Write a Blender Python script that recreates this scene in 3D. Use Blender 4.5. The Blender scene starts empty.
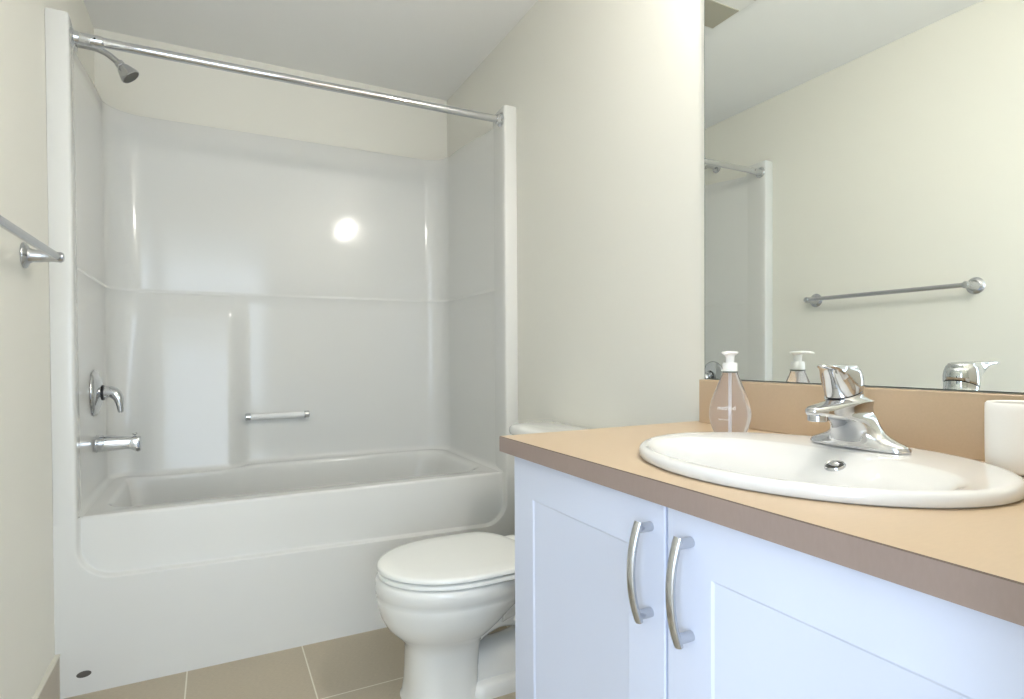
import bpy, bmesh, math
from mathutils import Vector, Matrix

# ------------------------------------------------------------------ camera, world, light, exposure
scn = bpy.context.scene
C = scn.collection
W, D, H = 1.524, 0.788, 2.334          # width between the side walls, back wall, ceiling height
CT = 0.827                             # worktop height
YF = -1.99                             # inner face of the front (doorway) wall

cam = bpy.data.cameras.new('camera')
co = bpy.data.objects.new('camera', cam); C.objects.link(co); scn.camera = co
_rt = Vector((0.89075186, -0.45445739, -0.00544034)); _up = Vector((0.01112459, 0.00983482, 0.99988975))
_fw = Vector((0.45435378, 0.89071418, -0.01381603))
mw = Matrix((_rt, _up, -_fw)).transposed().to_4x4(); mw.translation = (0.42531, -2.10082, 0.99960)
co.matrix_world = mw
cam.sensor_width = 36.0; cam.lens = 581.3245*36/1024
cam.shift_y = 12.9/1024; cam.clip_start = 0.02

wd = bpy.data.worlds.new('daylight'); scn.world = wd; wd.use_nodes = True
bg = wd.node_tree.nodes['Background']; bg.inputs[0].default_value = (0.72, 0.86, 1.0, 1); bg.inputs[1].default_value = 2.6

def area(name, loc, rot, sx, sy, power, col):
    l = bpy.data.lights.new(name, 'AREA'); l.shape = 'RECTANGLE'; l.size = sx; l.size_y = sy
    l.energy = power; l.color = col
    o = bpy.data.objects.new(name, l); o.location = loc; o.rotation_euler = rot; C.objects.link(o); return o
# daylight through the bedroom window beyond the doorway
area('window_daylight', (0.40, -4.93, 1.30), (math.radians(90), 0, 0), 3.4, 1.9, 50, (0.70, 0.82, 1.0))
area('added_side_light', (-1.53, -3.75, 1.35), (0, math.radians(-90), 0), 1.9, 1.7, 54, (0.66, 0.79, 1.0))  # added light, steers blue daylight to the vanity front and off the apron

vs = scn.view_settings
scn.display_settings.display_device = 'sRGB'
vs.view_transform = 'Standard'; vs.look = 'None'; vs.gamma = 1; vs.use_curve_mapping = False
vs.exposure = 0.27
LAMP_RADIANCE = 172.0

# ------------------------------------------------------------------ materials
def lin(r, g, b):
    f = lambda v: (v/255/12.92) if v/255 <= .04045 else ((v/255+.055)/1.055)**2.4
    return (f(r), f(g), f(b), 1)
def mat(name, col, rough=.5, metal=0, coat=0, bump=None, var=None, **kw):
    m = bpy.data.materials.new(name); m.use_nodes = True
    nt = m.node_tree; b = nt.nodes['Principled BSDF']
    b.inputs['Base Color'].default_value = col; b.inputs['Roughness'].default_value = rough
    b.inputs['Metallic'].default_value = metal; b.inputs['Coat Weight'].default_value = coat
    for k, v in kw.items(): b.inputs[k.replace('_', ' ')].default_value = v
    tc = nt.nodes.new('ShaderNodeTexCoord')
    if var:                                   # (scale vec, amount): gentle mottling of the colour
        mp = nt.nodes.new('ShaderNodeMapping'); mp.inputs['Scale'].default_value = var[0]
        no = nt.nodes.new('ShaderNodeTexNoise'); no.inputs['Scale'].default_value = 1; no.inputs['Detail'].default_value = 5
        mx = nt.nodes.new('ShaderNodeMix'); mx.data_type = 'RGBA'
        mx.inputs[6].default_value = tuple(c*(1-var[1]) for c in col[:3])+(1,)
        mx.inputs[7].default_value = tuple(min(1, c*(1+var[1])) for c in col[:3])+(1,)
        nt.links.new(tc.outputs['Object'], mp.inputs[0]); nt.links.new(mp.outputs[0], no.inputs[0])
        nt.links.new(no.outputs[0], mx.inputs[0]); nt.links.new(mx.outputs[2], b.inputs['Base Color'])
    if bump:                                  # (scale, strength)
        no = nt.nodes.new('ShaderNodeTexNoise'); no.inputs['Scale'].default_value = bump[0]; no.inputs['Detail'].default_value = 4
        bp = nt.nodes.new('ShaderNodeBump'); bp.inputs['Strength'].default_value = bump[1]; bp.inputs['Distance'].default_value = .002
        nt.links.new(tc.outputs['Object'], no.inputs[0]); nt.links.new(no.outputs[0], bp.inputs['Height'])
        nt.links.new(bp.outputs[0], b.inputs['Normal'])
    return m
M_wall = mat('cream_paint', lin(238, 236, 226), .55, bump=(220, .10))
M_ceil = mat('ceiling_paint', lin(249, 249, 247), .8, bump=(160, .15))
M_fib = mat('white_gelcoat', lin(227, 227, 223), .10, Specular_IOR_Level=.38)
M_porc = mat('white_porcelain', lin(242, 242, 238), .07, coat=.3)
M_sink = mat('white_vitreous_china', lin(228, 228, 226), .07, coat=.3)
M_seat = mat('white_seat_plastic', lin(246, 247, 243), .22)
M_chrome = mat('polished_chrome', (.64, .65, .67, 1), .06, 1)
M_nickel = mat('satin_chrome', (.57, .58, .60, 1), .22, 1)
M_cab = mat('daylit_white_lacquer', lin(224, 231, 250), .32)  # white lacquer with the blue of the doorway daylight mixed into its colour
M_gap = mat('dark_gap', lin(110, 112, 120), .7)
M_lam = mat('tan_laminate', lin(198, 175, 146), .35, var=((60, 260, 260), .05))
M_lam_shade = mat('tan_laminate_shaded_edge', lin(156, 138, 129), .42, var=((300, 260, 90), .06))  # same tan laminate, with the edge's mauve shade painted into its colour
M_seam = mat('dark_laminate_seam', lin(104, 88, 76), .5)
M_mirror = mat('mirror_silver', (.90, .93, .91, 1), .0, 1)
M_medge = mat('mirror_edge', lin(96, 104, 98), .3)
M_trim = mat('white_trim', lin(238, 238, 234), .4)
M_plast = mat('white_pump_plastic', lin(244, 244, 242), .3)
M_cup = mat('matte_white_ceramic', lin(251, 250, 247), .35)
M_dark = mat('dark_slot', lin(70, 70, 66), .6)
M_black = mat('black_rubber', lin(25, 25, 28), .4)
M_navy = mat('dark_blue_dot', lin(40, 38, 90), .3)
M_face = mat('grey_spray_plate', lin(92, 92, 86), .5)
M_grille = mat('grey_fan_grille', lin(172, 168, 152), .6)
M_cap = mat('grey_brown_cap', lin(96, 92, 86), .45)
M_clear = mat('clear_liquid_soap', lin(243, 240, 243), .04, Transmission_Weight=.90, IOR=1.30)
M_tube = mat('translucent_tube', lin(240, 238, 240), .3)
M_bulb = mat('frosted_lamp_glass', lin(255, 246, 228), .4)
_b = M_bulb.node_tree.nodes['Principled BSDF']; _b.inputs['Emission Color'].default_value = (1, .96, .90, 1); _b.inputs['Emission Strength'].default_value = LAMP_RADIANCE
M_glass = mat('window_glass', (1, 1, 1, 1), .0, Transmission_Weight=1.0, IOR=1.02)
M_carpet = mat('grey_beige_carpet', lin(190, 182, 170), .95, bump=(400, .4))
M_print = mat('white_print', lin(250, 250, 250), .4)
M_caulk = mat('pale_caulk', lin(226, 222, 208), .6)

def tile_mat(name, x0, y0, sx, sy, base, axis=('x', 'y'), grain=(90, 700, 1)):
    m = bpy.data.materials.new(name); m.use_nodes = True; nt = m.node_tree; b = nt.nodes['Principled BSDF']
    N = nt.nodes.new; L = nt.links.new
    tc = N('ShaderNodeTexCoord'); sp = N('ShaderNodeSeparateXYZ'); L(tc.outputs['Object'], sp.inputs[0])
    def math_(op, a, v):
        n = N('ShaderNodeMath'); n.operation = op
        if hasattr(a, 'node'): L(a, n.inputs[0])
        else: n.inputs[0].default_value = a
        if hasattr(v, 'node'): L(v, n.inputs[1])
        else: n.inputs[1].default_value = v
        return n.outputs[0]
    def joint(out, o, s):
        t = math_('FRACT', math_('DIVIDE', math_('SUBTRACT', out, o-100*s), s), 0)
        e = math_('MINIMUM', t, math_('SUBTRACT', 1.0, t))
        return math_('LESS_THAN', e, .0021/s)
    ax = {'x': 0, 'y': 1, 'z': 2}
    g = joint(sp.outputs[ax[axis[0]]], x0, sx)
    if sy: g = math_('MAXIMUM', g, joint(sp.outputs[ax[axis[1]]], y0, sy))
    mp = N('ShaderNodeMapping'); mp.inputs['Scale'].default_value = grain; L(tc.outputs['Object'], mp.inputs[0])
    no = N('ShaderNodeTexNoise'); no.inputs['Scale'].default_value = 1; no.inputs['Detail'].default_value = 4; L(mp.outputs[0], no.inputs[0])
    c1 = N('ShaderNodeMix'); c1.data_type = 'RGBA'; L(no.outputs[0], c1.inputs[0])
    c1.inputs[6].default_value = tuple(v*.74 for v in base[:3])+(1,); c1.inputs[7].default_value = tuple(v*1.27 for v in base[:3])+(1,)
    c2 = N('ShaderNodeMix'); c2.data_type = 'RGBA'; L(g, c2.inputs[0]); L(c1.outputs[2], c2.inputs[6]); c2.inputs[7].default_value = lin(226, 222, 208)
    L(c2.outputs[2], b.inputs['Base Color']); b.inputs['Roughness'].default_value = .38
    bp = N('ShaderNodeBump'); bp.inputs['Strength'].default_value = .5; bp.inputs['Distance'].default_value = .001; bp.invert = True
    L(g, bp.inputs['Height']); L(bp.outputs[0], b.inputs['Normal'])
    return m
M_tile = tile_mat('beige_linen_tile', .3345, -.352, .345, .36, lin(184, 172, 150))
M_base = tile_mat('beige_tile_skirting', 0, -.352, 50, .345, lin(182, 170, 152), ('x', 'y'), (1, 90, 700))

# ------------------------------------------------------------------ mesh helpers
def obj(name, bm, m, parent=None, smooth=35):
    me = bpy.data.meshes.new(name)
    bmesh.ops.recalc_face_normals(bm, faces=bm.faces)
    bm.to_mesh(me); bm.free()
    for mm in (m if isinstance(m, (list, tuple)) else [m]): me.materials.append(mm)
    o = bpy.data.objects.new(name, me); C.objects.link(o)
    if smooth:
        for p in me.polygons: p.use_smooth = True
        me.set_sharp_from_angle(angle=math.radians(smooth))
    if parent is not None:
        o.parent = parent; o.matrix_parent_inverse = Matrix.Translation(-Vector(parent.location))
    return o
def thing(name, label, cat, loc, group=None):
    o = bpy.data.objects.new(name, None); o.location = loc; o.empty_display_size = .05; C.objects.link(o)
    o['label'] = label; o['category'] = cat
    if group: o['group'] = group
    return o
def tag(o, label, cat):
    o['label'] = label; o['category'] = cat; return o
def struct(name, bm, m, label=None, smooth=0, parent=None):
    o = obj(name, bm, m, parent, smooth)
    if parent is None: o['kind'] = 'structure'
    if label: o['label'] = label
    return o
def B(): return bmesh.new()
def box(bm, x0, x1, y0, y1, z0, z1, bev=0, seg=2, mi=0):
    r = bmesh.ops.create_cube(bm, size=1)
    vs_ = r['verts']
    for v in vs_:
        v.co = Vector(((x0+x1)/2+v.co.x*(x1-x0), (y0+y1)/2+v.co.y*(y1-y0), (z0+z1)/2+v.co.z*(z1-z0)))
    fs = list({f for v in vs_ for f in v.link_faces})
    for f in fs: f.material_index = mi
    if bev:
        es = list({e for v in vs_ for e in v.link_edges})
        bmesh.ops.bevel(bm, geom=es, offset=bev, segments=seg, profile=.5, affect='EDGES')
    return bm
def loft(bm, loops, cap0=True, cap1=True, closed=True):
    vl = [[bm.verts.new(p) for p in L] for L in loops]
    n = len(loops[0])
    for a, b in zip(vl, vl[1:]):
        for i in range(n if closed else n-1):
            j = (i+1) % n
            try: bm.faces.new((a[i], a[j], b[j], b[i]))
            except ValueError: pass
    if closed and cap0: bm.faces.new(vl[0][::-1])
    if closed and cap1: bm.faces.new(vl[-1])
    return vl
def frame(d):
    d = d.normalized(); a = Vector((0, 0, 1)) if abs(d.z) < .9 else Vector((1, 0, 0))
    u = d.cross(a).normalized(); return u, d.cross(u).normalized()
def lathe(bm, prof, origin, axis=(0, 0, 1), seg=40, cap0=True, cap1=True):
    d = Vector(axis).normalized(); u, v = frame(d); o = Vector(origin)
    return loft(bm, [[o+d*h+(u*math.cos(t)+v*math.sin(t))*max(r, 1e-5) for t in [2*math.pi*i/seg for i in range(seg)]] for r, h in prof], cap0, cap1)
def tube(bm, pts, radii, seg=20, sq=1.0):
    pts = [Vector(p) for p in pts]; n = len(pts)
    if not isinstance(radii, (list, tuple)): radii = [radii]*n
    loops = []; u = None
    for i, p in enumerate(pts):
        t = (pts[min(i+1, n-1)]-pts[max(i-1, 0)]).normalized()
        if u is None: u, _ = frame(t)
        u = (u-t*u.dot(t)).normalized(); v = t.cross(u)
        ru, rv = radii[i] if isinstance(radii[i], tuple) else (radii[i], radii[i]*sq)
        loops.append([p+u*math.cos(a)*ru+v*math.sin(a)*rv for a in [2*math.pi*k/seg for k in range(seg)]])
    loft(bm, loops)
def bez(p0, p1, p2, p3, n=16):
    p0, p1, p2, p3 = map(Vector, (p0, p1, p2, p3))
    return [p0*(1-t)**3+p1*3*t*(1-t)**2+p2*3*t*t*(1-t)+p3*t**3 for t in [i/n for i in range(n+1)]]
def sstep(a, b, x):
    t = min(1, max(0, (x-a)/(b-a))); return t*t*(3-2*t)
def interp(tab, x):
    if x <= tab[0][0]: return tab[0][1]
    for (a, va), (b, vb) in zip(tab, tab[1:]):
        if x <= b: return va+(vb-va)*(x-a)/(b-a)
    return tab[-1][1]
def superell(cx, cy, a, b, z, n=64, e=2.0, a2=None):
    out = []
    for i in range(n):
        t = 2*math.pi*i/n; c, s = math.cos(t), math.sin(t)
        aa = a if (c < 0 or a2 is None) else a2
        out.append(Vector((cx+math.copysign(abs(c)**(2/e), c)*aa, cy+math.copysign(abs(s)**(2/e), s)*b, z)))
    return out
def rrect(x0, x1, y0, y1, r, z, nc=10, ns=14):
    """rounded rectangle, r = radius or (r_x0y0, r_x1y0, r_x1y1, r_x0y1)"""
    if not isinstance(r, (tuple, list)): r = (r,)*4
    cs = [(x0+r[0], y0+r[0], math.pi, r[0]), (x1-r[1], y0+r[1], 1.5*math.pi, r[1]), (x1-r[2], y1-r[2], 0, r[2]), (x0+r[3], y1-r[3], .5*math.pi, r[3])]
    P = []
    for cx, cy, a0, rr in cs:
        P.append([Vector((cx+rr*math.cos(a0+.5*math.pi*i/nc), cy+rr*math.sin(a0+.5*math.pi*i/nc), z)) for i in range(nc+1)])
    out = []
    for k in range(4):
        out += P[k]; a, b = P[k][-1], P[(k+1) % 4][0]
        out += [a.lerp(b, i/ns) for i in range(1, ns)]
    return out

# ------------------------------------------------------------------ the room
struct('floor', box(B(), -.12, W+.12, YF-.12, D+.12, -.1, 0), M_tile)
struct('ceiling', box(B(), -.12, W+.12, YF-.12, D+.12, H, H+.1), M_ceil)
struct('wall_left', box(B(), -.12, 0, YF-.12, D+.12, 0, H), M_wall)
struct('wall_right', box(B(), W, W+.12, YF-.12, D+.12, 0, H), M_wall)
struct('wall_back', box(B(), 0, W, D, D+.12, 0, H), M_wall)
bm = B()
box(bm, 0, .03, YF-.12, YF, 0, H); box(bm, .83, W, YF-.12, YF, 0, H); box(bm, .03, .83, YF-.12, YF, 2.05, H)
struct('wall_front', bm, M_wall)
bm = B()                                   # door lining and casing of the doorway the camera stands in
box(bm, .03, .045, YF-.125, YF+.002, 0, 2.05); box(bm, .815, .83, YF-.125, YF+.002, 0, 2.05); box(bm, .03, .83, YF-.125, YF+.002, 2.035, 2.05)
box(bm, .825, .885, YF, YF+.012, 0, 2.095, .002); box(bm, .0005, .885, YF, YF+.012, 2.045, 2.105, .002)
struct('trim_1', bm, M_trim)
bm = B(); box(bm, .0, .011, YF+.02, -.001, 0, .128)
bb = struct('baseboard_left', bm, M_base)
bm = B(); box(bm, 0, .013, YF+.02, -.001, .128, .134, .0015)
struct('trim_2', bm, M_caulk)
bm = B(); box(bm, W-.011, W, -.994, -.001, 0, .128)
struct('baseboard_right', bm, M_base)
bm = B(); box(bm, W-.013, W, -.994, -.001, .128, .134, .0015)
struct('trim_3', bm, M_caulk)
# bedroom seen only as a reflection in the glossy surround
YB = -5.0
struct('floor_bedroom', box(B(), -1.6, 2.4, YB, YF-.12, -.1, -.002), M_carpet)
struct('ceiling_bedroom', box(B(), -1.6, 2.4, YB, YF-.12, H, H+.1), M_ceil)
bm = B()
box(bm, -1.72, -1.6, YB, -4.62, 0, H); box(bm, -1.72, -1.6, -2.88, YF-.12, 0, H); box(bm, -1.72, -1.6, -4.62, -2.88, 0, .38); box(bm, -1.72, -1.6, -4.62, -2.88, 2.32, H)
struct('wall_bedroom_left', bm, M_wall)
bm = B()
for a, b in ((-4.62, -4.57), (-2.93, -2.88), (-3.775, -3.725)): box(bm, -1.69, -1.63, a, b, .38, 2.32)
box(bm, -1.69, -1.63, -4.62, -2.88, .38, .43); box(bm, -1.69, -1.63, -4.62, -2.88, 2.27, 2.32)
w2 = struct('added_window', bm, M_trim)  # unseen window, made up to carry the added side light
bm = B(); box(bm, -1.663, -1.657, -4.57, -2.93, .43, 2.27)
struct('pane', bm, M_glass, parent=w2)
struct('wall_bedroom_right', box(B(), 2.4, 2.52, YB, YF-.12, 0, H), M_wall)
bm = B(); box(bm, -1.72, -.12, YF-.12, YF-.0, 0, H); box(bm, W+.12, 2.52, YF-.12, YF, 0, H)
struct('wall_bedroom_front', bm, M_wall)
bm = B(); wx0, wx1, wz0, wz1 = -1.35, 2.15, .3, 2.3
box(bm, -1.72, wx0, YB-.12, YB, 0, H); box(bm, wx1, 2.52, YB-.12, YB, 0, H)
box(bm, wx0, wx1, YB-.12, YB, 0, wz0); box(bm, wx0, wx1, YB-.12, YB, wz1, H)
struct('wall_bedroom_back', bm, M_wall)
bm = B()
for a, b in ((wx0, wx0+.05), (wx1-.05, wx1), (.375, .425)): box(bm, a, b, YB-.09, YB-.03, wz0, wz1)
box(bm, wx0, wx1, YB-.09, YB-.03, wz0, wz0+.05); box(bm, wx0, wx1, YB-.09, YB-.03, wz1-.05, wz1)
wf = struct('window_1', bm, M_trim)
bm = B(); box(bm, wx0+.05, wx1-.05, YB-.063, YB-.057, wz0+.05, wz1-.05)
struct('pane', bm, M_glass, parent=wf)

# ------------------------------------------------------------------ moulded tub and shower unit
tub = thing('tub_shower_unit', 'white glossy one piece bathtub with moulded shower walls at the back of the room', 'bathtub', (W/2, .35, 0))
R = .519; FL = .0555; PX = .046; PY = .748
def bulge(x, z):
    return (1-sstep(.472, .560, x))*(.018+.070*min(1, max(0, (1.262-z)/(1.262-R))) if z < 1.262 else 0)
def zline(x): return .337-.024*x/1.4
def recess_in(x, z):
    """signed distance inside the recessed upper panel (positive inside)"""
    x0, x1 = FL-.003, W-FL+.003; r = .095; zb = zline(x)
    d = min(x-x0, x1-x, z-zb)
    if z < zb+r:
        for cx in (x0+r, x1-r):
            if (cx == x0+r and x < cx) or (cx == x1-r and x > cx): d = r-math.hypot(x-cx, z-zb-r)
    return d
def front_y(x, z):
    s = recess_in(x, z); t = min(1, max(0, (z-.33)/(R-.33)))
    dep = .019+.011*t
    return dep*sstep(-.001, .0095, s)
xs = [i*.002 for i in range(0, 80)]+[.16+(W-.32)*i/60 for i in range(61)]+[W-.158+i*.002 for i in range(80)]
xs = sorted(x for x in set(round(x, 5) for x in xs) if 0 <= x <= W)
xs[0] = .00003; xs[-1] = W-.00003
zs = [0, .1, .2, .28]+[.29+i*.0015 for i in range(84)]+[.418+i*.0165 for i in range(6)]
zs = [z for z in zs if z < R-.011]+[R-.009]
bm = B(); zw = lambda x, z: z+(zline(x)-.337)*sstep(.05, .28, z)*(1-sstep(.42, .50, z))
loft(bm, [[Vector((x, front_y(x, zw(x, z)), zw(x, z))) for x in xs] for z in zs], closed=False)
# rolled rim
rim = [[Vector((x, front_y(x, R-.009)+.009*(1-math.cos(a)), R-.009+.009*math.sin(a))) for x in xs if x >= FL-.01 and x <= W-FL+.01] for a in [math.pi/2*i/6 for i in range(7)]]
loft(bm, rim, closed=False)
obj('apron', bm, M_fib, tub, 60)
# basin: from the rim ledge down to the floor of the tub
bm = B(); L = []
L.append(rrect(PX-.012, W-PX+.012, .0388, PY+.015, .004, R))
for ins, z in ((0, R-.0005), (.006, R-.002), (.012, R-.008), (.016, R-.018), (.022, R-.05), (.034, R-.13), (.05, R-.22), (.065, R-.30), (.085, R-.35), (.12, R-.378), (.17, R-.388)):
    k = ins; e = ins*2.6          # the right end slopes as a backrest
    L.append(rrect(PX+.055+k, W-PX-.028-e*.9, .108+k*.8, PY-.035-k*.8, (max(.05, .10-k*.2), max(.06, .13-k*.3), max(.06, .10-k*.2), .08), z))
for l in L[1:]:
    for p in l: p.y -= bulge(p.x, R)*sstep(PX, PX+.16, p.x)*sstep(.40, .66, p.y)*max(0, 1-(R-p.z)/.3)
loft(bm, L, cap0=False)
obj('basin', bm, M_fib, tub, 50)
# wall surround: path in plan, swept up with its own top line
def plan(z):
    rl, rr = .13, .105; P = []
    for i in range(13): P.append((PX, .03+(PY-rl-.03)*i/12))
    for i in range(1, 13):
        a = math.pi/2*i/12; P.append((PX+rl-rl*math.cos(a), PY-rl+rl*math.sin(a)))
    x0, x1 = PX+rl, W-PX-rr
    nx = [x0+(.47-x0)*i/10 for i in range(1, 11)]+[.47+.12*i/16 for i in range(1, 17)]+[.59+(x1-.59)*i/12 for i in range(1, 13)]
    P += [(x, PY) for x in nx]
    for i in range(1, 13):
        a = math.pi/2*i/12; P.append((x1+rr*math.sin(a), PY-rr+rr*math.cos(a)))
    for i in range(1, 13): P.append((W-PX, PY-rr-(PY-rr-.03)*i/12))
    out = []
    for (x, y) in P:
        b = bulge(x, z)*sstep(PX, PX+.16, x)*(1 if y > PY-rl-.001 else 0)
        out.append((x, y-b))
    return out
def ztop(x, y):
    return 1.952+.043*sstep(.02, .62, y)
fr = [R-.022+(1.262-R+.022)*i/14 for i in range(15)]
rows = []
base = plan(2)
def row(z, off=0):
    out = []
    for (x, y), (bx, by) in zip(plan(z), base):
        d = Vector((W/2-bx, 0)) if abs(by-PY) > .001 else Vector((0, -1))
        if bx <= PX+.0001: n = Vector((1, 0))
        elif bx >= W-PX-.0001: n = Vector((-1, 0))
        elif abs(by-PY) < .0001: n = Vector((0, -1))
        else:
            cx = PX+.13 if bx < W/2 else W-PX-.105; cy = PY-(.13 if bx < W/2 else .105)
            n = -(Vector((bx-cx, by-cy)).normalized())
        out.append(Vector((x+n.x*off, y+n.y*off, z)))
    return out
for z in fr[:-1]: rows.append(row(z))
# cove where the walls meet the tub ledge
rows = [row(R-.004, .021), row(R+.0003, .019), row(R+.0018, .013), row(R+.0060, .0055), row(R+.0125, .0015), row(R+.021, 0)]+rows[2:]
rows += [row(1.262), row(1.2665, .002), row(1.271, .002), row(1.2745, 0), row(1.279, -.001), row(1.284, .0)]
for i in range(1, 11):
    t = i/10
    rows.append([Vector((p.x, p.y, 1.284+(ztop(p.x, p.y)-.006-1.284)*t)) for p in row(1.4)])
top = [Vector((p.x, p.y, ztop(p.x, p.y))) for p in row(1.4, -.005)]
rows.append(top)
outer = []
for p, (bx, by) in zip(top, base):
    q = p.copy()
    if by >= PY-.0001: q.y = D-.001
    elif bx <= PX+.0001: q.x = .001
    elif bx >= W-PX-.0001: q.x = W-.001
    else:
        cx = bx; q.y = min(D-.001, by+.04); q.x = max(.001, min(W-.001, bx+(-.045 if bx < W/2 else .045)*abs(PY-by)/.13)); 
        q.y = D-.001 if (PY-by) < .06 else q.y
        q.x = (.001 if bx < W/2 else W-.001) if (PY-by) >= .06 else q.x
    outer.append(q)
rows.append(outer)
bm = B(); loft(bm, rows, closed=False)
obj('wall_surround', bm, M_fib, tub, 40)
for side in (-1, 1):
    pr = [(0, .0895), (0, .001), (.001, 0)]
    pr = [(.0005, .13), (.0005, .0008), (.0008, .0001), (.0016, -.0003), (.047, -.0003), (.051, .0007), (.0542, .003), (FL, .0075), (FL-.0004, .03), (FL-.002, .055), (FL-.0045, .08), (FL-.0072, .105), (PX-.001, .13)]
    loops = [[Vector((x if side < 0 else W-x, y, z)) for x, y in pr] for z in (R-.010, 1.0, 1.997)]
    cx = .028
    loops.append([Vector(((cx+(x-cx)*.9) if side < 0 else W-(cx+(x-cx)*.9), .044+(y-.044)*.94, 2.0025)) for x, y in pr])
    bm = B(); loft(bm, loops); obj('front_flange', bm, M_fib, tub, 50)
bm = B()
lathe(bm, [(.0, .0), (.9, .0), (1, -.1), (1, -.3)], (0, 0, 0), (0, -1, 0), 32)
o = obj('drain_cover', bm, M_cap, tub)
for v in o.data.vertices: v.co = Vector((.068+v.co.x*.0185, -.0004+(v.co.y)*.004-.001, .0595+v.co.z*.0095+v.co.x*.0012))
o['label'] = 'small grey brown oval cap low on the apron'

# ------------------------------------------------------------------ shower fittings
gb = thing('grab_bar', 'short white grab bar with chrome ends on the shower back wall', 'grab bar', (.674, PY, .728))
gz = .729
bm = B(); tube(bm, [(.556+.236*i/10, PY-.034, gz) for i in range(11)], .0125, 20); obj('bar', bm, M_plast, gb)
for x in (.552, .796):
    bm = B(); s = -1 if x < .6 else 1
    lathe(bm, [(.013, -.010), (.0165, -.008), (.0165, .010), (.013, .0135), (0, .014)], (x, PY-.034, gz), (s, 0, 0), 24)
    lathe(bm, [(.0135, 0), (.0135, .003), (.008, .006), (.008, .031-bulge(x-.02, gz-.03))], (x, PY-.003-bulge(x-.02, gz-.03), gz), (0, -1, 0), 24)
    o = obj('end_cap', bm, M_chrome, gb); o['label'] = 'chrome end cap'

vy = .364
sv = thing('shower_valve', 'round chrome shower valve with a curved lever above the tub spout', 'shower valve', (PX, vy, .873))
bm = B(); lathe(bm, [(.079, .0008), (.081, .002), (.080, .006), (.072, .013), (.045, .022), (.030, .026), (.0, .026)], (PX, vy, .873), (1, 0, 0), 56)
obj('escutcheon', bm, M_chrome, sv)
bm = B(); lathe(bm, [(.027, .016), (.027, .030), (.023, .032), (.0, .032)], (PX, vy, .873), (1, 0, 0), 32)
o = obj('collar', bm, M_black, sv); o['label'] = 'dark collar'
bm = B()
pts = bez((PX+.030, vy, .873), (PX+.062, vy-.004, .884), (PX+.078, vy-.01, .862), (PX+.080, vy-.014, .806), 18)
rad = [(.024-.003*i/9) if i < 9 else .021-.011*(i-9)/9 for i in range(19)]
tube(bm, pts, [(r, r*.9) for r in rad], 24); lathe(bm, [(.0088, 0), (.006, .004), (0, .0055)], (PX+.080, vy-.014, .8062), (.05, -.07, -1), 20)
obj('lever', bm, M_chrome, sv)

sp = thing('tub_spout', 'chrome tub spout with a small diverter knob on the left shower wall', 'tub spout', (PX, vy, .69))
bm = B(); sec = [(0, .029, .029, .696), (.004, .030, .030, .696), (.03, .0295, .0285, .695), (.06, .026, .025, .694), (.10, .0225, .022, .6925), (.112, .0225, .024, .6905), (.122, .0225, .027, .6875), (.131, .0215, .0275, .687), (.1355, .019, .025, .687)]
loops = []
for dx, a, b, z in sec:
    e = 2+1.5*dx/.135
    loops.append([Vector((PX+.0018+dx, vy+math.copysign(abs(math.cos(t))**(2/e), math.cos(t))*a, z+math.copysign(abs(math.sin(t))**(2/e), math.sin(t))*b)) for t in [2*math.pi*i/40 for i in range(40)]])
loft(bm, loops); obj('spout_body', bm, M_chrome, sp, 40)
bm = B(); lathe(bm, [(.0295, 0), (.0305, .002), (.0305, .006), (.0295, .008)], (PX+.003, vy, .6955), (1, 0, 0), 40); obj('base_ring', bm, M_chrome, sp)
bm = B(); lathe(bm, [(.0035, 0), (.0035, .010), (.0075, .012), (.0085, .015), (.0075, .018), (0, .019)], (PX+.119, vy, .709), (0, 0, 1), 20); obj('diverter_knob', bm, M_chrome, sp)

sh = thing('shower_fixture', 'brushed shower head on a bent arm high on the left shower wall', 'shower head', (0, .38, 2.07))
ay = .38
bm = B(); lathe(bm, [(.030, 0), (.030, .003), (.024, .009), (.014, .012), (.0, .012)], (.0005, ay, 2.078), (1, 0, 0), 36); obj('wall_flange', bm, M_nickel, sh)
bm = B(); pts = [(.008, ay, 2.078), (.03, ay, 2.078)]+[tuple(p) for p in bez((.04, ay, 2.078), (.085, ay, 2.078), (.10, ay, 2.066), (.135, ay-.001, 2.037), 12)]
tube(bm, pts, .0105, 18); obj('arm', bm, M_nickel, sh)
ax_ = Vector((.62, -.02, -.76)).normalized(); o0 = Vector((.132, ay-.001, 2.040))
bm = B(); lathe(bm, [(.0115, -.004), (.0145, -.002), (.0155, .008), (.0135, .010), (.0135, .013), (.018, .016), (.022, .023), (.0295, .042), (.0325, .051), (.0325, .056), (.0305, .058), (.029, .0565)], o0, ax_, 40, cap1=False)
hd = obj('head', bm, M_nickel, sh)
bm = B(); lathe(bm, [(.0305, .0540), (.029, .0572), (.0, .0568)], o0, ax_, 40)
o = obj('spray_plate', bm, M_face, sh); o['label'] = 'dark grey spray plate'
for r_, n_ in ((.008, 6), (.017, 12), (.025, 18)):
    pass

cr = thing('shower_curtain_rod', 'long chrome curtain rod across the front of the tub alcove', 'curtain rod', (W/2, .03, 1.948))
ry = .03; rz = lambda x: 1.945+.006*x/1.5
bm = B(); tube(bm, [(FL+.003+(W-2*FL-.006)*i/12, ry, rz(FL+(W-2*FL)*i/12)) for i in range(13)], .0142, 28); obj('rod', bm, M_chrome, cr)
bm = B(); lathe(bm, [(.0165, 0), (.0169, .002), (.0169, .066), (.0145, .074)], (FL+.008, ry, rz(FL)), (1, 0, .004), 28); slv = obj('sleeve', bm, M_chrome, cr)
bm = B(); lathe(bm, [(.003, 0), (.003, .001)], (FL+.06, ry-.0168, rz(.1)), (0, -1, 0), 14); o = obj('set_screw', bm, M_black, slv); o['label'] = 'dark set screw'

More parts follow.
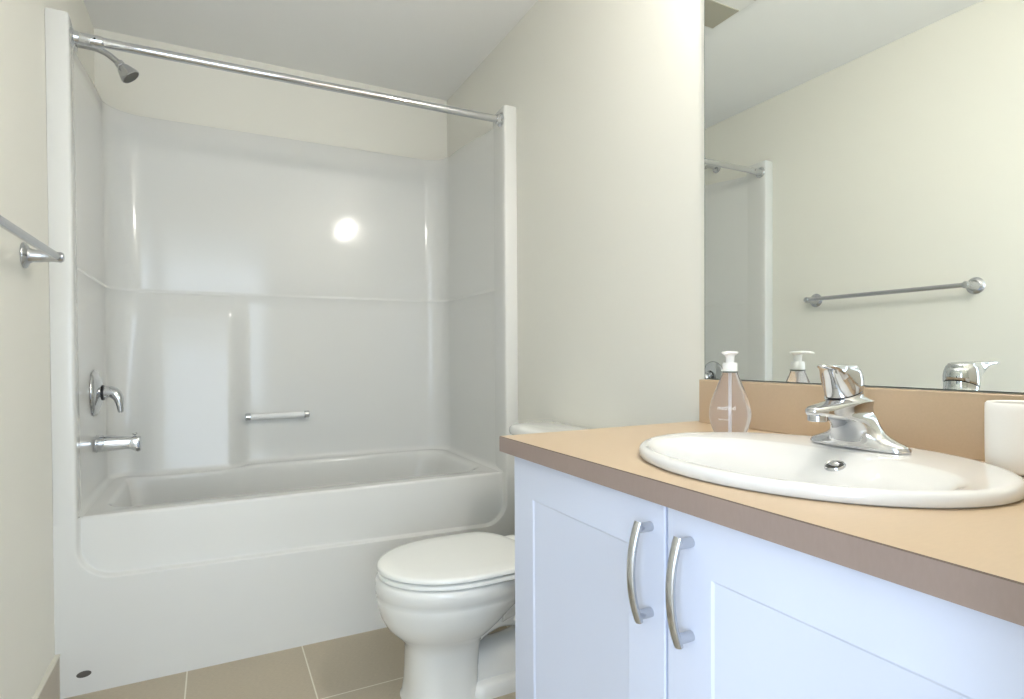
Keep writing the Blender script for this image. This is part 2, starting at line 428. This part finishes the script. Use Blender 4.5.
for x, s in ((FL+.0004, 1), (W-FL-.0004, -1)):
    bm = B(); lathe(bm, [(.027, 0), (.028, .002), (.026, .005), (.019, .008), (.0175, .020), (.0155, .022)], (x, ry, rz(x)), (s, 0, 0), 32); obj('end_flange', bm, M_chrome, cr)

tb = thing('towel_bar', 'satin chrome towel bar with round posts on the left wall', 'towel bar', (0, -.565, 1.245))
bz = 1.254
bm = B(); tube(bm, [(0.07, -.247-.672*i/8, bz) for i in range(9)], .0092, 24); obj('bar', bm, M_nickel, tb)
for y in (-.25, -.916):
    bm = B(); lathe(bm, [(.0315, 0), (.0325, .003), (.030, .007), (.020, .012), (.0165, .020), (.0145, .04), (.0125, .062), (.0135, .068), (.0135, .076), (.010, .0815), (.0, .083)], (.0005, y, bz), (1, 0, 0), 40)
    obj('post', bm, M_nickel, tb)

# ------------------------------------------------------------------ toilet
tc_y = -.475
to = thing('toilet', 'white two piece toilet with closed lid between the tub and the vanity', 'toilet', (1.15, tc_y, 0))
def egg(xf, xb, hw, z, n=64, pw=2.0, cx=None):
    cx = xf+.21 if cx is None else cx
    return superell(cx, tc_y, cx-xf, hw, z, n, pw, xb-cx)
ZL = .398
bm = B()
L = []
# pedestal, flaring out into the bowl and its rim
for xf, xb, hw, z, e, cx in ((.896, 1.118, .106, 0, 2.9, 1.02), (.902, 1.118, .102, .012, 2.9, 1.02), (.906, 1.115, .098, .05, 2.8, 1.02), (.908, 1.117, .097, .10, 2.7, 1.03), (.908, 1.122, .098, .150, 2.6, 1.04),
        (.901, 1.132, .104, .176, 2.4, 1.04), (.876, 1.160, .128, .200, 2.2, 1.05), (.851, 1.195, .150, .226, 2.1, 1.05), (.836, 1.235, .166, .256, 2.05, 1.05), (.829, 1.285, .174, .285, 2, 1.05), (.826, 1.315, .178, .305, 2, 1.05), (.8285, 1.327, .1765, .313, 2, 1.05),
        (.8235, 1.33, .183, .322, 2, 1.05), (.822, 1.332, .1855, .345, 2, 1.05), (.824, 1.332, .1845, .360, 2, 1.05), (.832, 1.325, .178, .3655, 2, 1.05)):
    L.append(egg(xf, xb, hw, z, 72, e, cx))
loft(bm, L); obj('bowl', bm, M_porc, to, 60)
# sculpted trapway behind the pedestal and its foot
bm = B()
tube(bm, bez((1.10, tc_y, .055), (1.34, tc_y, .03), (1.40, tc_y, .12), (1.33, tc_y, .19), 14)+bez((1.33, tc_y, .19), (1.26, tc_y, .25), (1.16, tc_y, .26), (1.08, tc_y, .20), 12)[1:], [(.074, .074)]*15+[(.088, .08)]*12, 28)
tube(bm, bez((1.16, tc_y, .27), (1.26, tc_y, .30), (1.36, tc_y, .25), (1.44, tc_y, .10), 14), [(.118-.035*i/14, .095) for i in range(15)], 28)
obj('trapway', bm, M_porc, to, 60)
bm = B(); loft(bm, [rrect(1.075-a, 1.455+a*.3, tc_y-.100-a, tc_y+.100+a, .05, z) for a, z in ((.006, 0), (.006, .018), (.0, .034), (-.006, .040), (-.02, .043))]); obj('foot', bm, M_porc, to, 50)
bm = B(); loft(bm, [rrect(1.21, 1.50, tc_y-.16*k, tc_y+.16*k, .04, z) for k, z in ((.62, .20), (.8, .27), (.98, .33), (1, .355), (1, .366), (.98, .368))]); obj('tank_shelf', bm, M_porc, to, 50)
def lidshape(xf, xb, hw, z, n=80):
    # oval front, sides run back and cut in towards the hinge
    out = []
    for p in superell(xf+.232, tc_y, .232, hw, z, n, 2.05, xb-xf-.232):
        t = (p.x-(xf+.232))/(xb-xf-.232)
        if t > 0:
            y = p.y-tc_y; w = hw*(1-.06*t**2-.34*sstep(.62, 1.0, t)); s = math.copysign(1, y)
            e = superell(0, 0, 1, 1, 0, 1)
            p.y = tc_y+s*min(abs(w), abs(y)*1.35 if abs(y)*1.35 < w else w)
        out.append(p)
    return out
bm = B(); loft(bm, [lidshape(.8305+a, 1.285-a*.5, .187-a, z) for a, z in ((.006, .3665), (.0, .370), (0, .378), (.003, .3815))]); obj('seat', bm, M_seat, to, 50)
bm = B(); loft(bm, [lidshape(.829+a, 1.285-a*.5, .189-a, z) for a, z in ((.005, .3845), (.0, .388), (0, .394), (.0025, .3985), (.010, .4005), (.05, .4025), (.12, .4035))]); obj('lid', bm, M_seat, to, 50)
for y in (tc_y-.08, tc_y+.08):
    bm = B(); box(bm, 1.27, 1.315, y-.022, y+.022, .366, .398, .008, 3); obj('hinge', bm, M_seat, to)
def tankloop(x0, x1, hw, z, r): return rrect(x0, x1, tc_y-hw, tc_y+hw, (r, .02, .02, r), z)
bm = B(); loft(bm, [tankloop(1.345+a, 1.512, .205-a*.7, z, .05) for a, z in ((.03, .3685), (.022, .378), (.012, .45), (.004, .60), (0, .720))]); obj('tank', bm, M_porc, to, 50)
bm = B(); loft(bm, [tankloop(1.33+a, 1.518-a*.4, .222-a*.7, z, .065) for a, z in ((.008, .7205), (.002, .725), (0, .732), (.001, .745), (.006, .752), (.016, .7555), (.04, .757))]); obj('tank_lid', bm, M_porc, to, 50)
bm = B(); lathe(bm, [(.014, 0), (.014, .008), (.008, .012)], (1.352, tc_y+.14, .655), (-1, 0, 0), 24); tube(bm, bez((1.338, tc_y+.14, .655), (1.33, tc_y+.12, .656), (1.33, tc_y+.09, .652), (1.332, tc_y+.06, .648), 8), .006, 14)
o = obj('flush_lever', bm, M_chrome, to); o['label'] = 'chrome flush lever'

# ------------------------------------------------------------------ vanity
XD = W-.535                                   # plane of the doors
VY0, VY1 = -1.962, -1.000
va = thing('vanity_cabinet', 'white two door vanity cabinet below the tan worktop', 'cabinet', (1.25, -1.48, 0))
bm = B(); bx0 = XD+.020
box(bm, bx0, W-.0005, VY1-.018, VY1, 0, .7935); box(bm, bx0, W-.0005, VY0, VY0+.018, 0, .7935)
box(bm, bx0, W-.002, VY0+.018, VY1-.018, .10, .118); box(bm, W-.012, W-.002, VY0+.018, VY1-.018, .118, .7935)
box(bm, bx0, bx0+.018, VY0+.018, VY1-.018, .735, .7935); box(bm, bx0+.05, bx0+.068, VY0+.018, VY1-.018, 0, .10)
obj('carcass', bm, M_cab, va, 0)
def door(y0, y1, z0, z1, hy):
    bm = B(); x0, x1 = XD, XD+.0185; s = .081; rx = .007
    lo = lambda i, x: [Vector((x, y0+i, z0+i)), Vector((x, y1-i, z0+i)), Vector((x, y1-i, z1-i)), Vector((x, y0+i, z1-i))]
    loft(bm, [lo(0, x1), lo(0, x0+.002), lo(.002, x0), lo(s, x0), lo(s+.0035, x0+.0028), lo(s+.0042, x0+.003)])
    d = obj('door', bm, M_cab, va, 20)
    bm = B()
    zt, zb = .7535, .6155
    for z in (zt-.006, zb+.006): tube(bm, [(XD+.001, hy, z), (XD-.012, hy, z), (XD-.024, hy, z)], .0072, 18)
    P = bez((XD-.022, hy, zt+.003), (XD-.041, hy, zt-.042), (XD-.041, hy, zb+.042), (XD-.022, hy, zb-.003), 24)
    tube(bm, P, [(.0076, .0052)]*25, 20)
    h = obj('handle', bm, M_nickel, d); h['label'] = 'satin chrome bow handle'
    return d
door(-1.4685, -1.0025, .108, .7895, -1.4385)
door(-1.9595, -1.4735, .108, .7895, -1.5195)

# worktop with a cut-out for the basin
SX, SY, SA, SB = 1.224, -1.506, .219, .270
wt = thing('worktop', 'tan laminate vanity worktop with a matching backsplash', 'worktop', (1.24, -1.48, CT))
X0, X1, Y0, Y1 = W-.565, W-.0005, -1.982, -.9935
import bisect
angs = [2*math.pi*i/96 for i in range(96)]+[math.atan2(y-SY, x-SX) % (2*math.pi) for x in (X0, X1) for y in (Y0, Y1)]
angs = sorted(set(round(a, 6) for a in angs))
def to_rect(a):
    c, s = math.cos(a), math.sin(a); k = 1e9
    if c > 1e-9: k = min(k, (X1-SX)/c)
    if c < -1e-9: k = min(k, (X0-SX)/c)
    if s > 1e-9: k = min(k, (Y1-SY)/s)
    if s < -1e-9: k = min(k, (Y0-SY)/s)
    return SX+c*k, SY+s*k
def hole(a):
    return SX+math.cos(a)*(SA-.010), SY+math.sin(a)*(SB-.010)
zt, zb = CT, CT-.032
e = .0013
def inn(p):
    return (min(max(p[0], X0+e), X1), min(max(p[1], Y0+e), Y1-e))
Ls = [[Vector((*hole(a), zb)) for a in angs], [Vector((*hole(a), zt)) for a in angs], [Vector((*inn(to_rect(a)), zt)) for a in angs], [Vector((*to_rect(a), zt-e)) for a in angs], [Vector((*to_rect(a), zb)) for a in angs], [Vector((*hole(a), zb)) for a in angs]]
bm = B(); loft(bm, Ls, False, False); bmesh.ops.remove_doubles(bm, verts=bm.verts, dist=1e-6)
o = obj('slab', bm, [M_lam, M_lam_shade, M_seam], wt, 30)
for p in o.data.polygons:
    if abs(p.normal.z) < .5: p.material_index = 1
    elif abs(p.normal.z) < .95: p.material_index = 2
bm = B(); box(bm, W-.02, W-.0005, -1.982, -1.0165, CT+.0002, .934, .0012, 1); obj('backsplash', bm, M_lam, wt, 30)

# oval drop-in basin
sk = thing('sink', 'white oval drop in sink set into the tan worktop', 'sink', (SX, SY, CT))
bm = B(); n = 96
BX, BY, BA, BB = 1.173, -1.511, .141, .236
L = [superell(SX, SY, SA-.014, SB-.014, CT-.02, n), superell(SX, SY, SA-.014, SB-.014, CT+.0006, n), superell(SX, SY, SA-.003, SB-.003, CT+.0006, n), superell(SX, SY, SA, SB, CT+.003, n), superell(SX, SY, SA, SB, CT+.0105, n), superell(SX, SY, SA-.002, SB-.002, CT+.0152, n), superell(SX, SY, SA-.007, SB-.007, CT+.0176, n), superell(SX, SY, SA-.014, SB-.014, CT+.0180, n)]
for k, k2, z, ee in ((0, 0, .0166, 2.3), (.004, .006, .0156, 2.3), (.009, .018, .0118, 2.3), (.014, .040, .004, 2.3), (.020, .080, -.011, 2.3), (.034, .106, -.055, 2.3), (.052, .116, -.095, 2.2), (.075, .124, -.118, 2.1), (.10, .130, -.130, 2), (.118, .134, -.134, 2)):
    L.append(superell(BX-.02*min(1, k/.05), BY, BA-k, BB-k*1.25, CT+z, n, ee, BA-k2*.9))
loft(bm, L, cap0=False)
obj('basin', bm, M_sink, sk, 60)
bm = B(); lathe(bm, [(.022, .0), (.0225, .002), (.019, .003), (.016, .0015), (.0, .001)], (BX-.02, BY, CT-.1338), (0, 0, 1), 32); o = obj('drain', bm, M_chrome, sk); o['label'] = 'chrome drain'
OV = Vector((1.260, -1.540, CT+.0008)); on = Vector((-.35, 0, .94)).normalized()
bm = B(); lathe(bm, [(.0145, -.003), (.0150, .0005), (.0135, .0030), (.0118, .0018)], OV, on, 32, cap1=False)
u_, v_ = frame(on)
ov = obj('overflow_ring', bm, M_chrome, sk); ov['label'] = 'chrome overflow ring'
bm = B(); lathe(bm, [(.0125, -.002), (.0125, .0016), (.0, .0016)], OV, on, 32)
for s in (-1, 0, 1):
    pass
o = obj('overflow_hole', bm, M_dark, sk); o['label'] = 'dark overflow opening'
bm = B(); tube(bm, [OV+on*.0020+Vector((0, 1, 0))*t for t in (-.008, -.004, 0, .004, .008)], [.003, .005, .0058, .005, .003], 16); o = obj('overflow_bar', bm, M_chrome, sk)

# faucet
FX, FY, FZ = 1.362, -1.510, CT+.0185
fa = thing('faucet', 'chrome single lever faucet on the back ledge of the oval sink', 'faucet', (FX, FY, FZ))
bm = B(); L = []
def floop(uf, ub, hw, z, ef=2.2, n=72, tilt=0):
    out = []
    for p in superell(0, 0, uf, hw, z, n, ef, ub): out.append(Vector((FX+p.x, FY+p.y, FZ+z)))
    return out
for uf, ub, hw, z, ef in ((.027, .025, .081, .0, 2.4), (.0275, .0255, .0815, .004, 2.4), (.0272, .025, .078, .009, 2.3), (.028, .0245, .067, .0135, 2.1), (.031, .024, .053, .0195, 2.0), (.0345, .0235, .0440, .026, 2), (.041, .022, .0385, .033, 2),
        (.050, .020, .035, .039, 2.1), (.062, .018, .0325, .0440, 2.1), (.078, .016, .0305, .0485, 2.2), (.096, .0145, .028, .0520, 2.3), (.109, .0135, .026, .0545, 2.5), (.117, .0125, .0248, .0575, 2.7), (.1205, .012, .024, .0615, 2.7), (.1205, .0115, .0238, .0655, 2.7), (.115, .011, .0245, .0695, 2.5), (.094, .0105, .026, .0730, 2.3), (.070, .010, .0272, .0760, 2.1)):
    L.append(floop(uf, ub, hw, z, ef))
hx = FX-.022
def ring(uf, ub, hw, z, sl, n=72, sh=0):
    return [Vector((hx+p.x, FY+.009+p.y-sh*max(0, -p.x-.028), FZ+z+sl*p.x/.028)) for p in superell(0, 0, uf, hw, 0, n, 2, ub)]
L.append(ring(.0300, .0290, .0280, .0815, .0035)); L.append(ring(.0280, .0285, .0280, .0865, .008)); L.append(ring(.0278, .0282, .0278, .0890, .0105))
loft(bm, L); obj('body', bm, M_chrome, fa, 70)
bm = B(); lathe(bm, [(.0150, .0), (.0150, .008), (.0125, .0095), (.012, .008), (.0, .007)], (FX-.100, FY, FZ+.0565), (0, 0, -1), 32); obj('aerator', bm, M_chrome, fa)
bm = B(); loft(bm, [ring(.0266, .027, .0266, .0870, .0105), ring(.0266, .027, .0266, .0920, .0105)]); o = obj('seal_ring', bm, M_black, fa); o['label'] = 'black seam ring under the lever'
bm = B(); L = [ring(.0280, .0286, .0282, .0912, .0105), ring(.0292, .0290, .0288, .0940, .0100), ring(.0325, .0290, .0290, .1010, .0080, sh=.1), ring(.0380, .0285, .0288, .1080, .0055, sh=.3), ring(.0450, .0270, .0282, .1150, .0030, sh=.36), ring(.0530, .0245, .0272, .1205, .0010, sh=.36), ring(.0590, .0220, .0266, .1235, .0, sh=.36), ring(.0670, .0210, .0250, .1272, -.0004, sh=.36), ring(.0850, .0200, .0225, .1295, -.0006, sh=.36), ring(.0880, .0190, .0220, .1312, -.0008, sh=.36), ring(.0860, .0160, .0215, .1325, -.0010, sh=.36), ring(.0660, .0100, .0170, .1340, -.0008, sh=.36), ring(.040, .004, .009, .1346, 0, sh=.36)]
loft(bm, L); hn = obj('handle', bm, M_chrome, fa, 60)
bm = B(); lathe(bm, [(.0044, -.002), (.0040, .0012), (0, .0016)], (hx-.0335, FY+.008, FZ+.1010), (-1, 0, -.5), 20); o = obj('temperature_dot', bm, M_navy, hn); o['label'] = 'dark blue dot'
bm = B(); lathe(bm, [(.0022, 0), (.0022, .062), (.0045, .065), (.005, .069), (.0035, .073), (0, .074)], (FX+.036, FY+.004, FZ), (0, 0, 1), 16); lathe(bm, [(.006, 0), (.006, .002), (.003, .004)], (FX+.036, FY+.004, FZ), (0, 0, 1), 16)
obj('lift_rod', bm, M_chrome, fa)

# soap bottle
bx, by = 1.409, -1.202
so = thing('soap_bottle', 'clear teardrop soap bottle with a white pump behind the sink', 'soap dispenser', (bx, by, CT))
bm = B()
prof = [(.0, .0022), (.022, .0012), (.029, .0006), (.0325, .002), (.0355, .008), (.0395, .020), (.0425, .033), (.0432, .043), (.0420, .055), (.0385, .070), (.0335, .085), (.0275, .100), (.0225, .112), (.0188, .121), (.0165, .128), (.0162, .1285), (.0160, .131), (.0, .131)]
lathe(bm, prof, (bx, by, CT), (0, 0, 1), 56); obj('bottle', bm, M_clear, so, 60)
bm = B(); lathe(bm, [(.0165, .1312), (.0168, .1318), (.0168, .1335), (.0165, .134)], (bx, by, CT), (0, 0, 1), 32); o = obj('neck_ring', bm, M_medge, so); o['label'] = 'dark neck ring'
bm = B(); lathe(bm, [(.0150, .1340), (.0153, .136), (.0150, .150), (.0135, .1525), (.0, .1525)], (bx, by, CT), (0, 0, 1), 36); obj('collar', bm, M_plast, so)
bm = B(); lathe(bm, [(.0085, .150), (.0090, .164), (.0105, .168), (.0160, .1715), (.0172, .1735), (.0165, .1755), (.010, .1765), (0, .1768)], (bx, by, CT), (0, 0, 1), 36)
nz = bez((bx-.008, by-.002, CT+.1732), (bx-.018, by-.009, CT+.1738), (bx-.026, by-.013, CT+.1735), (bx-.033, by-.017, CT+.1708), 8)
tube(bm, nz, [(.0052-.0022*i/8, .0042-.0016*i/8) for i in range(9)], 14); obj('pump_head', bm, M_plast, so)
bm = B(); lathe(bm, [(.0028, .004), (.0028, .131)], (bx, by, CT), (0, 0, 1), 16); o = obj('dip_tube', bm, M_tube, so); o['label'] = 'white dip tube'

def wrap_text(txt, size, ang, zc, name):
    cu = bpy.data.curves.new(name, 'FONT'); cu.body = txt; cu.size = size; cu.align_x = 'CENTER'; cu.align_y = 'CENTER'; cu.extrude = .0002; cu.resolution_u = 3
    t = bpy.data.objects.new(name, cu); C.objects.link(t)
    dg = bpy.context.evaluated_depsgraph_get(); me = bpy.data.meshes.new_from_object(t.evaluated_get(dg))
    C.objects.unlink(t); bpy.data.objects.remove(t); bpy.data.curves.remove(cu)
    b = B(); b.from_mesh(me); bpy.data.meshes.remove(me)
    for v in b.verts:
        z = zc+v.co.y; r = interp([(h, rr) for rr, h in prof[2:-2]], z)+.0004+v.co.z; a = ang+v.co.x/.043
        v.co = Vector((bx+r*math.cos(a), by+r*math.sin(a), CT+z))
    o = obj(name, b, M_print, so, 0); o['label'] = 'white lettering'; return o
fa_ = math.atan2(-2.1-by, .425-bx)
wrap_text('method', .0125, fa_-.18, .058, 'lettering')
wrap_text('hand wash', .0050, fa_-.30, .034, 'lettering')

# tumbler
cx_, cy_ = 1.4535, -1.697
bm = B()
lathe(bm, [(.036, .0), (.0425, .0015), (.0455, .006), (.0462, .03), (.0466, .088), (.0464, .0970), (.0444, .1000), (.0415, .0980), (.0408, .085), (.0405, .012), (.036, .006), (0, .005)], (cx_, cy_, CT+.0003), (0, 0, 1), 56)
tag(obj('tumbler', bm, M_cup, None, 50), 'plain white tumbler on the worktop right of the sink', 'tumbler')

# mirror
mi = thing('mirror', 'large frameless wall mirror above the backsplash and sink', 'mirror', (W, -1.5, 1.45))
my0, my1, mz0, mz1 = -1.985, -1.0215, .9355, 1.93
bm = B(); f = [bm.verts.new(p) for p in ((W-.006, my0, mz0+.002), (W-.006, my1-.0015, mz0+.002), (W-.006, my1-.0015, mz1), (W-.006, my0, mz1))]; bm.faces.new(f)
obj('silvered_glass', bm, M_mirror, mi, 0)
bm = B(); box(bm, W-.0058, W-.0005, my0, my1, mz0, mz1+.002); obj('backing', bm, M_medge, mi, 0)

# exhaust fan seen in the mirror
ef = thing('exhaust_fan', 'pale ceiling exhaust fan cover seen at the mirror top', 'fan', (.89, -.5, H))
bm = B(); fx0, fx1, fy0, fy1 = .784, 1.06, -.73, -.345
loft(bm, [rrect(fx0, fx1, fy0, fy1, .012, H-.0005), rrect(fx0, fx1, fy0, fy1, .012, H-.008), rrect(fx0+.012, fx1-.012, fy0+.008, fy1-.008, .008, H-.020)]); obj('cover', bm, M_trim, ef, 30)
for a, b in ((-.499, -.365), (-.708, -.572)):
    bm = B(); box(bm, fx0+.024, fx1-.024, a, b, H-.024, H-.0195, .001, 1)
    o = obj('grille_panel', bm, M_grille, ef, 0)

# vanity light over the mirror: real lamp of the room
vl = thing('vanity_light', 'chrome wall light with frosted shades above the mirror', 'wall light', (W, -1.42, 2.08))
bm = B(); box(bm, W-.028, W-.0005, -1.62, -1.22, 2.05, 2.15, .006, 3); obj('back_plate', bm, M_chrome, vl, 40)
for y in (-1.33, -1.51):
    bm = B(); tube(bm, bez((W-.03, y, 2.10), (W-.075, y, 2.105), (W-.105, y, 2.12), (W-.105, y, 2.098), 8), .008, 14); obj('arm', bm, M_chrome, vl)
    bm = B(); lathe(bm, [(.014, 0), (.017, -.005), (.027, -.016), (.033, -.030), (.035, -.043), (.033, -.057), (.026, -.070), (.014, -.077), (.0, -.079)], (W-.105, y, 2.098), (0, 0, 1), 28); obj('shade', bm, M_bulb, vl)
